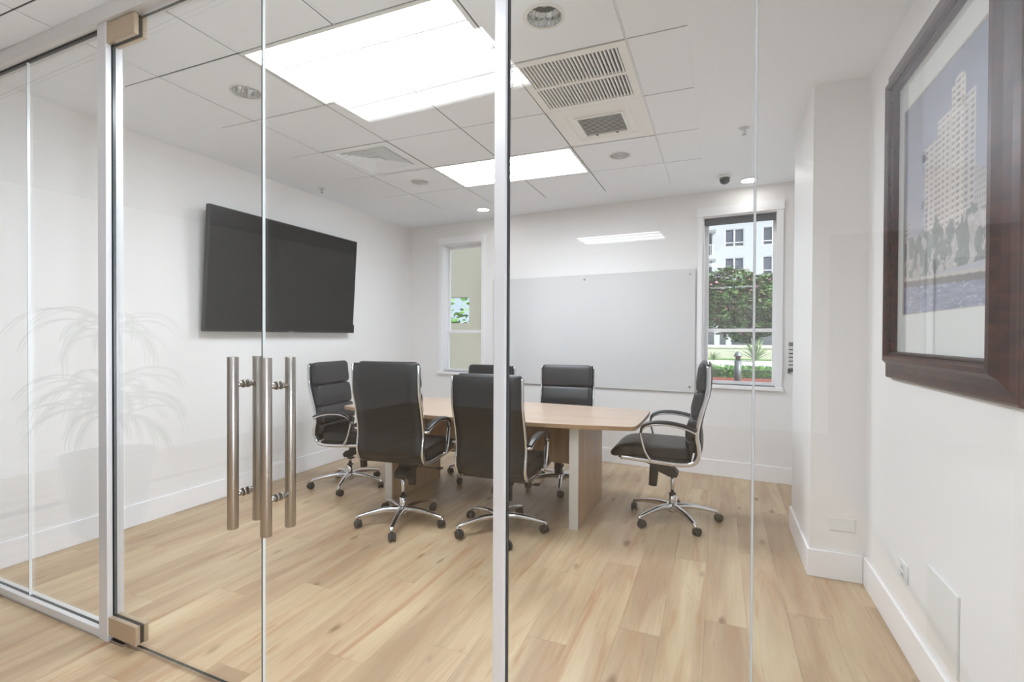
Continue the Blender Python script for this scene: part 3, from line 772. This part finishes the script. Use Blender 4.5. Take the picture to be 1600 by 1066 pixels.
# doors
DE = -1.532
def door(name, x0, x1, hinge_left, hx):
    t = struct(thing(name, '', '')); del t['label']; del t['category']; t.matrix_local = FG
    glass_pane('glass_leaf', x0, x1, .012, 2.675, t, 1 if hinge_left else 2, 1)
    if not hinge_left:
        bx('edge_reflection', (x0-.0007, x0-.0001, -.0060, -.0006, .012, 2.675), GEDGE, t); bx('edge_reflection', (x0-.0007, x0-.0001, -.0005, .0060, .012, 2.675), GEDGE_GLINT, t)  # dark and pale strips paint the reflections in the leaf edge
    # patch fittings
    px0, px1 = (x0-.014, x0+.19) if hinge_left else (x1-.19, x1+.0)
    for nm, za, zb in (('bottom_patch', .028, .108), ('top_patch', 2.600, 2.688)):
        bm = bm_new(); box(bm, px0, px1, -.026, -.0075, za, zb); box(bm, px0, px1, .0075, .026, za, zb); 
        p = obj(nm, bm, BRONZE, t, None, .002)
        bx('filler', (px0+.002, px1-.003, -.0074, .0074, za+.003, zb-.003), BLACKP, p)
    bx('floor_spindle_plate', (px0+.02, px0+.11, -.026, .02, .0, .012), STEEL, t, None, .002)
    # ladder pull handle through the glass
    for sgn in (-1, 1):
        bm = bm_new(); cyl(bm, (hx, sgn*.052, .640), (hx, sgn*.052, 1.264), .019, n=28)
        h = obj('pull_handle', bm, STEEL, t, None, .0015)
        for z in (.762, 1.163):
            bm = bm_new(); cyl(bm, (hx, sgn*.006, z), (hx, sgn*.040, z), .0105, n=16)
            lathe(bm, [(.0145, 0), (.0155, .003), (.0145, .006)], (hx, sgn*.0065, z), (0, sgn, 0), 16)
            obj('standoff', bm, STEEL, h)
    return t
d1 = door('door_1', PX1+.006, DE-.0015, True, -1.624); d2 = door('door_2', DE+.0035, MX0-.004, False, -1.455)

# ------------------------------------------------------------------ conference table
t = thing('conference_table', 'boat-shaped light oak laminate conference table with slab ends', 'table')
poly = []
x0, x1 = -2.965, -.505; ym0, ym1 = 3.245, 4.275; ye0, ye1 = 3.375, 4.205; n = 20
def edge_pts(ya, ye, x0, x1):
    out = []
    for i in range(n+1):
        s = -1+2*i/n; out.append((x0+(x1-x0)*i/n, ya+(ye-ya)*s*s))
    return out
near = edge_pts(ym0, ye0, x0+.05, x1-.05); far = edge_pts(ym1, ye1, x0+.05, x1-.05)[::-1]
poly = near+[(x1-.02, ye0+.015), (x1-.004, ye0+.045), (x1+.004, ye0+.2), (x1+.004, ye1-.2), (x1-.004, ye1-.045), (x1-.02, ye1-.015)]+far+[(x0+.02, ye1-.015), (x0, ye1-.05), (x0, ye0+.05), (x0+.02, ye0+.015)]
bm = bm_new(); prism(bm, poly, .712, .742, 0, 1); obj('tabletop', bm, [TABW, TABE], t, None, .003)
for lx in (-.955, -2.503):
    lg = bx('slab_leg', (lx+.001, lx+.064, 3.372, 4.13, .0, .711), TABL, t)
    bx('edge_band', (lx, lx+.065, 3.362, 3.372, 0, .711), mat('silver_edge_band', rgb(205, 203, 198), .35, .2), lg, None, .001)
bx('modesty_panel', (-2.438, -.955, 3.76, 3.785, .35, .711), TABL, t)

# ------------------------------------------------------------------ chairs   (local: +x = forward)
def make_chair():
    t = thing('conference_chair', 'tmp', 'chair')
    UP = []
    fp = [(-.245,1.142),(-.247,1.06),(-.240,.957),(-.212,.855),(-.184,.74),(-.176,.66),(-.188,.59),(-.187,.53),(-.160,.485),(-.10,.466),(0,.464),(.104,.470),(.25,.479),(.335,.482)]
    for s in (-1, 1):
        bm = bm_new(); P = catmull([(x, s*.247, z) for x, z in fp], 5)
        sweep(bm, P, .0095, .0150, n=12, sq=.8)
        UP.append(obj('side_frame', bm, CHROME, t))
        bm = bm_new(); ap = [(-.172,.690),(-.12,.712),(-.06,.727),(.02,.737),(.10,.733),(.158,.716),(.186,.690),(.192,.655),(.182,.61),(.160,.54),(.125,.484)]
        P = catmull([(x, s*.272, z) for x, z in ap], 5)
        sweep(bm, P, .016, .0085, n=10, sq=.7)
        cyl(bm, (-.17, s*.247, .690), (-.17, s*.275, .690), .009, n=10); cyl(bm, (.125, s*.24, .484), (.125, s*.275, .484), .010, n=10)
        a = obj('arm', bm, CHROME, t); UP.append(a)
        bm = bm_new(); P = catmull([(x-.002, s*.272, z+.016) for x, z in ap[:8]], 5)
        sweep(bm, P, .026, .011, n=12, sq=.7, taper=lambda q: .55+.45*min(1, 4*min(q, 1-q)+.15))
        obj('arm_pad', bm, LEATHER, a)
    # backrest : rear panel + three cushions
    bm = bm_new(); L = []
    pts = catmull([(x, 0, z) for x, z in [(-.236,1.150),(-.250,1.09),(-.243,.957),(-.216,.855),(-.190,.74),(-.182,.66),(-.190,.59),(-.186,.535),(-.150,.50)]], 4)
    nY = 8
    for p in pts:
        row = []
        for j in range(nY+1):
            y = -.238+.476*j/nY; row.append(bm.verts.new((p.x-.004*(1-(y/.238)**2), y, p.z)))
        L.append(row)
    for a, b in zip(L, L[1:]):
        for j in range(nY): f = bm.faces.new((a[j], a[j+1], b[j+1], b[j])); f.smooth = True
    o = obj('back_panel', bm, LEATHB, t); md = o.modifiers.new('s', 'SOLIDIFY'); md.thickness = .014; md.offset = 1; UP.append(o)
    bm = bm_new(); sweep(bm, [Vector((-.2655+.0, y, 1.055)) for y in (-.232, 0, .232)], .0012, .0012, (0,0,1), 6); o = obj('seam', bm, BLACKP, o)
    bk = None
    segs = [([(-.232,.970),(-.166,.966),(-.162,1.02),(-.180,1.150),(-.205,1.168),(-.236,1.150)], .028),
            ([(-.200,.790),(-.134,.786),(-.132,.86),(-.158,.964),(-.222,.968)], .020),
            ([(-.178,.638),(-.098,.638),(-.096,.70),(-.124,.785),(-.190,.789)], .018),
            ([(-.175,.545),(-.116,.545),(-.098,.60),(-.097,.637),(-.176,.637)], .016)]
    for sec, r in segs:
        bm = bm_new(); pillow(bm, round_poly(sec, r, 4), .232, .03, 4, 6)
        UP.append(obj('back_cushion', bm, LEATHER, t))
    # seat
    bm = bm_new(); sec = round_poly([(-.135,.495),(.34,.492),(.405,.470),(.425,.505),(.36,.562),(.24,.584),(.0,.578),(-.135,.572)], .035, 4)
    pillow(bm, sec, .235, .045, 5, 8); UP.append(obj('seat', bm, LEATHER, t))
    bm = bm_new(); prism_y(bm, [(-.13,.455),(.33,.462),(.36,.478),(.33,.492),(-.14,.492)], -.225, .225); UP.append(obj('seat_pan', bm, BLACKP, t, None, .004))
    # mechanism
    bm = bm_new(); prism_y(bm, [(.24,.458),(.225,.425),(.16,.40),(.10,.355),(.02,.322),(-.03,.318),(-.045,.345),(-.02,.372),(.03,.39),(.03,.458)], -.055, .055)
    box(bm, -.08, .24, -.09, .09, .444, .458)
    m = obj('mechanism', bm, BLACKP, t, None, .006); UP.append(m)
    bm = bm_new(); cyl(bm, (.128, 0, .40), (.140, 0, .235), .034, .030, 18); obj('tension_knob', bm, BLACKP, m)
    bm = bm_new(); sweep(bm, catmull([(.12, -.05, .375), (.13, -.14, .37), (.15, -.20, .365)], 3), .004, .004, (0,0,1), 8); box(bm, .13, .175, -.235, -.19, .360, .370); obj('lever', bm, BLACKP, m, None, .002)
    # column and star base
    bm = bm_new(); cyl(bm, (0,0,.19), (0,0,.345), .0135, n=16); stem = obj('gas_stem', bm, CHROME, t)
    bm = bm_new(); cyl(bm, (0,0,.10), (0,0,.192), .0245, n=20); lathe(bm, [(.0265,.188),(.0265,.196),(.02,.200)], n=20, mi=1)
    obj('gas_column', bm, [CHROME, BLACKP], t)
    bm = bm_new(); lathe(bm, [(.016,.055),(.034,.066),(.040,.085),(.040,.118),(.030,.128)], n=24); hub = obj('hub', bm, CHROME, t)
    for i in range(5):
        a = math.radians(51+72*i)
        ca, sa = math.cos(a), math.sin(a)
        P = catmull([(.025*ca,.025*sa,.102),(.12*ca,.12*sa,.106),(.22*ca,.22*sa,.094),(.315*ca,.315*sa,.074)], 5)
        bm = bm_new(); sweep(bm, P, .024, .023, (-sa, ca, 0), 10, lambda q: (1-.40*q, 1-.55*q), .75)
        cyl(bm, (.315*ca,.315*sa,.078), (.315*ca,.315*sa,.052), .010, n=10)
        lg = obj('leg', bm, CHROME, t)
        # caster : swivelled individually
        sw = a+random.uniform(-1.2, 1.2); ax = Vector((math.cos(sw), math.sin(sw), 0)); tr = Vector((-ax.y, ax.x, 0)); c = Vector((.315*ca,.315*sa,.0))+tr*.016
        bm = bm_new()
        for q in (-1, 1):
            lathe(bm, [(.012,0),(.026,.001),(.0285,.006),(.0275,.014),(.02,.017)], c+Vector((0,0,.0285))+ax*(q*.006), ax*q, 18)
        k = 8
        cyl(bm, c+Vector((0,0,.0285))-ax*.008, c+Vector((0,0,.0285))+ax*.008, .02, n=12)
        cyl(bm, (.315*ca,.315*sa,.030), (.315*ca,.315*sa,.058), .013, .010, 12)
        obj('caster', bm, BLACKP, lg)
    return t, [u.name for u in UP]
def base_name(n): return n.split('.')[0]
chair0, _ = make_chair()
UPPER = {'side_frame', 'arm', 'back_panel', 'back_cushion', 'seat', 'seat_pan', 'mechanism'}
CH = [  # x, y, facing angle, dz, base spin, label
 (-2.085, 3.010, 96, .005, 0, 'black leather conference chair seen from behind, left of the two near the glass'),
 (-1.385, 3.160, 91, -.068, 14, 'black leather conference chair seen from behind, partly hidden by the silver mullion'),
 (-3.040, 3.575, 6, -.055, 20, 'black leather conference chair at the far left head of the table'),
 (-.305, 3.835, 180, .004, 0, 'black leather conference chair in side view at the right head of the table'),
 (-1.290, 4.290, 274, -.085, 30, 'black leather conference chair facing us on the far side, right of the mullion'),
 (-2.105, 4.300, 268, -.105, 10, 'black leather conference chair on the far side, mostly hidden behind the near chair and mullion')]
for i, (x, y, a, dz, spin, lab) in enumerate(CH):
    c = chair0 if i == 0 else copy_tree(chair0)
    CH[i] = (c,)+CH[i]
for c, x, y, a, dz, spin, lab in CH:
    c.location = (x, y, 0); c.rotation_euler = (0, 0, math.radians(a)); c['label'] = lab; c['group'] = 'black conference chairs around the table'
    for ch in c.children:
        if base_name(ch.name) in UPPER: ch.location.z = dz
        elif base_name(ch.name) == 'leg': ch.rotation_euler.z = math.radians(spin)

# ------------------------------------------------------------------ made-up globe lights in the hall, added out of view to brighten the room
for gi, (gx, gy, gz, lab) in enumerate(((2.3, -.75, 1.15, 'unseen opal globe added to brighten the room, nearer side of the bay'), (3.3, -2.4, 1.15, 'unseen opal globe added to brighten the room, deep in the bay'))):
    t = thing('fill_globe', lab, 'fill light', at(gx, gy, 0))
    bm = bm_new(); lathe(bm, [(.17, 0), (.17, .015), (.02, .03), (.012, .05), (.012, gz-.21), (.05, gz-.20), (.05, gz-.18)], n=24); obj('stand', bm, STEEL, t)
    bm = bm_new(); bmesh.ops.create_icosphere(bm, subdivisions=3, radius=.2, matrix=Matrix.Translation((0, 0, gz))); obj('globe', bm, emit('fill_globe_opal', (*LCOL, 1), LIGHT_FILL_GLOBE[gi]), t, None, 0, True)
# ------------------------------------------------------------------ potted palm in the hall (seen as a reflection in the glass)
t = thing('potted_palm', 'potted palm in the hallway, visible only as a faint reflection in the left glass', 'plant', at(-3.96, .66, 0))
bm = bm_new(); lathe(bm, [(.17, 0), (.20, .02), (.27, .50), (.275, .52), (.25, .52), (.245, .47)], n=28); obj('pot', bm, mat('dark_planter', rgb(70, 68, 64), .5), t)
bm = bm_new(); lathe(bm, [(.24, .44), (.24, .475)], n=24); obj('soil', bm, mat('soil', rgb(60, 44, 32), .9), t)
TRK = mat('palm_trunk', rgb(110, 92, 70), .8); PLF = mat('palm_leaf', rgb(58, 88, 44), .5)
def leaf_mesh(L, wd, droop):
    bm = bm_new(); n = 10; prev = None
    for i in range(n+1):
        s = i/n; x = L*math.sin(s*1.25)/1.0; z = L*(.75*s-droop*s*s); h = wd*math.sin(PI*min(1, s*.93+.07))**.7
        a = [bm.verts.new((x, -h, z+.01)), bm.verts.new((x, 0, z)), bm.verts.new((x, h, z+.01))]
        if prev:
            for k in (0, 1): f = bm.faces.new((prev[k], a[k], a[k+1], prev[k+1])); f.smooth = True
        prev = a
    me = bpy.data.meshes.new('leaf'); bm.to_mesh(me); bm.free(); me.materials.append(PLF); return me
LM = [leaf_mesh(.55, .028, 1.05), leaf_mesh(.62, .032, .85), leaf_mesh(.45, .026, 1.25)]
for (tx, ty, hh) in ((0, 0, 1.42), (.10, .05, 1.0), (-.09, -.06, .82)):
    bm = bm_new(); sweep(bm, catmull([(tx*.4, ty*.4, .47), (tx, ty, hh*.7), (tx*1.3, ty*1.3, hh)], 4), .022, .022, n=8); obj('trunk', bm, TRK, t)
    for k in range(22):
        o = bpy.data.objects.new('leaf', random.choice(LM)); C.objects.link(o); o.parent = t
        o.location = (tx*1.3, ty*1.3, hh-random.uniform(0, .12)); o.rotation_euler = (random.uniform(-.2, .2), random.uniform(-.5, .45), 2*PI*k/22+random.uniform(-.2, .2))
        o.scale = [random.uniform(.75, 1.0)]*3

# ------------------------------------------------------------------ outdoors
STUC = mat('white_stucco', rgb(198, 200, 204), .8, var=.02, vscale=.5)
PAVE = mat('pale_paving', rgb(205, 202, 194), .85, var=.05, vscale=1.2)
GRAS = mat('grass', rgb(104, 142, 70), .8, var=.3, vscale=14)
struct(bx('ground', (-60, 60, -40, 90, -.16, -.065), mat('asphalt_ground', rgb(170, 168, 162), .9, var=.06, vscale=.6)))
MUL = mat('red_mulch', rgb(128, 60, 47), .9, var=.45, vscale=22, bump=.8, bscale=30)
LEAFM = []
def leaf_var(name, a, b_, c_):
    m = bpy.data.materials.new(name); m.use_nodes = True; n = m.node_tree; b = n.nodes['Principled BSDF']
    tc = n.nodes.new('ShaderNodeTexCoord'); nz = n.nodes.new('ShaderNodeTexNoise'); nz.inputs['Scale'].default_value = 1.9; nz.inputs['Detail'].default_value = 5
    cr = n.nodes.new('ShaderNodeValToRGB'); e = cr.color_ramp.elements; e[0].position = .33; e[0].color = a; e[1].position = .66; e[1].color = c_; k = e.new(.5); k.color = b_
    n.links.new(tc.outputs['Object'], nz.inputs[0]); n.links.new(nz.outputs[0], cr.inputs[0]); n.links.new(cr.outputs[0], b.inputs['Base Color']); b.inputs['Roughness'].default_value = .6
    return m
LFT = leaf_var('tree_leaves', rgb(66, 62, 42), rgb(82, 94, 52), rgb(98, 142, 66))
LFH = leaf_var('hedge_leaves', rgb(64, 110, 44), rgb(92, 146, 58), rgb(140, 188, 92))
LFA = leaf_var('agave_leaves', rgb(96, 120, 84), rgb(132, 152, 108), rgb(168, 182, 130))
PINK = mat('pink_blossom', rgb(214, 130, 160), .7)
def leaf_cloud(name, n, fn, size, mats, parent, pick=None):
    co = np.zeros((n*4, 3)); mi = np.zeros(n, int)
    for i in range(n):
        p = fn(); a = Vector((random.gauss(0,1), random.gauss(0,1), random.gauss(0,1))).normalized(); s, t2 = basis(a); L = size*random.uniform(.6, 1.3)
        P = Vector(p)
        co[4*i] = P-s*L; co[4*i+1] = P-t2*L*.45; co[4*i+2] = P+s*L; co[4*i+3] = P+t2*L*.45
        mi[i] = pick(p) if pick else 0
    me = bpy.data.meshes.new(name); me.from_pydata(co.tolist(), [], np.arange(n*4).reshape(n, 4).tolist())
    for m in mats: me.materials.append(m)
    me.polygons.foreach_set('material_index', mi)
    o = bpy.data.objects.new(name, me); C.objects.link(o); o.parent = parent; o['kind'] = 'stuff'; return o
def tree(name, label, x, y, z, rx, ry, rz, n, size, group=None, pink=.03, trunk=.11):
    t = thing(name, label, 'tree', at(x, y, 0), group)
    blobs = [(random.uniform(-.75, .75)*rx, random.uniform(-.6, .6)*ry, z+random.uniform(-.55, .6)*rz, random.uniform(.32, .5)) for _ in range(16)]
    bm = bm_new(); sweep(bm, catmull([(0,0,0), (.05,.02,z*.35), (-.04,0,z*.6), (0,0,z)], 4), trunk, trunk, n=8, taper=lambda q: 1-.5*q)
    for b in blobs[:9]: sweep(bm, catmull([(0,0,z*.45), (b[0]*.4, b[1]*.4, (z*.45+b[2])/2), b[:3]], 3), trunk*.4, trunk*.4, n=6, taper=lambda q: 1-.7*q)
    obj('trunk', bm, mat('bark', rgb(104, 88, 74), .9), t)
    def fn():
        b = random.choice(blobs); d = Vector((random.gauss(0,1), random.gauss(0,1), random.gauss(0,1))).normalized()*random.uniform(.45, 1)**.5
        return (b[0]+d.x*b[3]*rx, b[1]+d.y*b[3]*ry, b[2]+d.z*b[3]*rz*1.1)
    leaf_cloud('foliage', n, fn, size, [LFT, PINK], t, lambda p: 1 if random.random() < pink else 0)
    return t
tree('flowering_tree', 'bushy green flowering tree behind the right window', 1.8, 35.6, 3.55, 4.5, 2.0, 2.6, 22000, .14, None, .015)
tree('shade_tree', 'green tree beyond the bushy flowering tree, right side', 11, 36, 3.8, 3.0, 2, 2.0, 6000, .09, None, .0)
tree('shade_tree', 'green tree beyond the bushy flowering tree, left side', -7.5, 36, 3.8, 3.0, 2, 2.0, 6000, .09, None, .0)
# mulch bed with hedge, paving, low walls
m = tag(bx('mulch_bed', (-6, 9, 12.6, 17.3, -.065, .06), MUL), 'bed of red mulch below the right window view', 'mulch'); m['kind'] = 'stuff'
t = thing('hedge', 'low clipped green hedge behind the red mulch', 'hedge', at(0, 17.75, 0))
bx('inner_branches', (-6, 8, -.3, 1.2, 0, .30), mat('hedge_core', rgb(58, 84, 44), .9), t)
leaf_cloud('foliage', 12000, lambda: (random.uniform(-5, 7), random.uniform(-.4, 1.3), random.uniform(.05, .40)), .04, [LFH], t)
tag(bx('footpath', (-20, 20, 20.0, 32.0, -.05, .0), PAVE), 'pale paved footpath behind the hedge', 'path')
t = thing('planter_wall', 'long low cream planter wall behind the footpath', 'planter')
tag(bx('grass_verge', (-20, 20, 32.05, 32.95, -.06, .05), GRAS), 'thin strip of grass before the cream planter wall', 'grass')['kind'] = 'stuff'
bx('front_wall', (-20, 20, 33.0, 33.25, -.06, .70), mat('cream_wall', rgb(214, 208, 192), .85), t)
bx('cap', (-20, 20, 32.96, 33.32, .70, .76), mat('cream_cap', rgb(224, 219, 206), .8), t)
m = bx('planting_soil', (-20, 20, 33.25, 38, -.06, .66), GRAS, t)
struct(bx('ground_drive', (-30, 30, 38.1, 55, -.06, .60), PAVE))
# agave
def agave(x, y, z, sc_, label):
    t = thing('spiky_agave', label, 'plant', at(x, y, z))
    me = None
    bm = bm_new(); prev = None
    for i in range(7):
        s = i/6; X = .75*sc_*s; Z = .55*sc_*s-.25*sc_*s*s; h = .045*sc_*(1-s)**.6*(.6+s)+.002
        a = [bm.verts.new((X, -h, Z+.012)), bm.verts.new((X, 0, Z)), bm.verts.new((X, h, Z+.012))]
        if prev:
            for k in (0, 1): bm.faces.new((prev[k], a[k], a[k+1], prev[k+1]))
        prev = a
    me = bpy.data.meshes.new('leaf'); bm.to_mesh(me); bm.free(); me.materials.append(LFA)
    for k in range(34):
        o = bpy.data.objects.new('leaf', me); C.objects.link(o); o.parent = t; o.rotation_euler = (0, -random.uniform(-.1, 1.0), k*2.4); o.scale = [random.uniform(.7, 1.1)]*3
agave(1.9, 30.6, .04, 1.75, 'large spiky agave behind the bollard in the right window view')
agave(-.25, 30.9, .02, .7, 'small low agave left of the large agave')
# bollard
t = thing('bollard_light', 'grey metal bollard light standing in the red mulch', 'bollard', at(.465, 14.1, .06))
bm = bm_new(); cyl(bm, (0,0,0), (0,0,.68), .085, n=20); obj('post', bm, mat('bollard_grey', rgb(112, 118, 118), .5, .3), t)
bm = bm_new(); lathe(bm, [(.06,.68),(.06,.78),(.10,.79),(.10,.81),(.06,.88),(.02,.92)], n=20); obj('head', bm, mat('bollard_head', rgb(128, 134, 134), .5, .3), t)
# apartment building
t = thing('apartment_building', 'white stucco apartment building with grey windows beyond the trees', 'building')
BYF = 56
holes = []
FZ = [10.6, 7.65, 4.7, 1.75]
wins = [(X, z) for X in (-9.3, -5.8, 1.42, 4.92, 8.4, 15.5, 19) for z in FZ[:3]]
bals = [(X, z) for X in (-2.2, -12.8, 12) for z in FZ[:3]]
bm = bm_new(); xs = sorted({-16, 23}|{X+s for X, z in wins for s in (-.9, .9)}|{X+s for X, z in bals for s in (-1.5, 1.5)})
zs = [.5, 3.6]
for z in FZ[:3][::-1]: zs += [z-.9+.0, z, z+1.85]
zs += [17.5]
for a, b in zip(xs, xs[1:]):
    mx = (a+b)/2
    wz = [(z, z+1.85) for X, z in wins if abs(mx-X) < .9]+[(z-.9, z+1.6) for X, z in bals if abs(mx-X) < 1.5]
    cur = .5
    for z0_, z1_ in sorted(wz): box(bm, a, b, BYF, BYF+.3, cur, z0_); cur = z1_
    box(bm, a, b, BYF, BYF+.3, cur, 17.5)
obj('facade', bm, STUC, t)
DGL = mat('dark_glazing', rgb(96, 98, 110), .15); WFR = mat('window_frame_white', rgb(238, 238, 240), .5)
bx('rear_wall', (-16, 23, BYF+2.4, BYF+2.6, .5, 17.5), STUC, t)
for X, z in wins:
    bm = bm_new()
    for q in ((X-.9, X-.82, z, z+1.85), (X+.82, X+.9, z, z+1.85), (X-.82, X+.82, z, z+.08), (X-.82, X+.82, z+1.77, z+1.85), (X-.07, X+.07, z+.08, z+1.77), (X-.82, X+.82, z+.40, z+.48)): box(bm, q[0], q[1], BYF+.05, BYF+.15, q[2], q[3])
    f = obj('window', bm, WFR, t)
    bx('pane', (X-.85, X+.85, BYF+.12, BYF+.14, z+.05, z+1.8), DGL, f)
for X, z in bals:
    bm = bm_new(); box(bm, X-1.7, X+1.7, BYF-1.3, BYF, z-1.15, z-.9); box(bm, X-1.9, X+1.9, BYF-1.6, BYF, z+1.6, z+1.8)
    f = obj('balcony', bm, STUC, t)
    bx('balcony_door', (X-.2, X+1.3, BYF+.25, BYF+.3, z-.9, z+1.5), DGL, f)
    bm = bm_new()
    for k in range(24): xx = X-1.65+3.3*k/23; box(bm, xx-.02, xx+.02, BYF-1.28, BYF-1.24, z-.9, z+.1)
    box(bm, X-1.7, X+1.7, BYF-1.3, BYF-1.22, z+.1, z+.17); obj('railing', bm, WFR, f)
for X in (-7, -3.4, -.15, .9, 6, 9.4):
    bm = bm_new(); box(bm, X-.25, X+.25, BYF-3.5, BYF-3, .6, 3.4); obj('portico_column', bm, STUC, t)
bx('portico_roof', (-8, 11, BYF-3.8, BYF, 3.4, 3.8), STUC, t)
# taupe wall outside the left window
t = thing('garden_wall', 'tall taupe wall outside the left window, its square opening standing in for a bright reflection', 'wall')
oy = (-3.95, -3.52, 1.54, 1.94); bm = bm_new()  # opening and shrub behind it imitate a bright reflection in the window
TAU = mat('taupe_render', rgb(168, 164, 150), .85, var=.04, vscale=2)
for q in ((-7.5, oy[0], 0, 3.4), (oy[1], -2.35, 0, 3.4), (oy[0], oy[1], 0, oy[2]), (oy[0], oy[1], oy[3], 3.4)): box(bm, q[0], q[1], 6.8, 6.95, q[2], q[3])
obj('wall_face', bm, TAU, t)
t = thing('reflection_shrub', 'green shrub behind the taupe wall opening, standing in for reflected leaves', 'shrub', at(-4.6, 8.4, 0))
bm = bm_new(); sweep(bm, catmull([(0,0,0),(0.05,0,.8),(0,0,1.6)], 4), .04, .04, n=6); obj('stem', bm, mat('bark', rgb(104, 88, 74), .9), t)
leaf_cloud('foliage', 110, lambda: (random.gauss(0, .25), random.gauss(0, .25), 1.75+random.gauss(0, .22)), .07, [LFH], t)
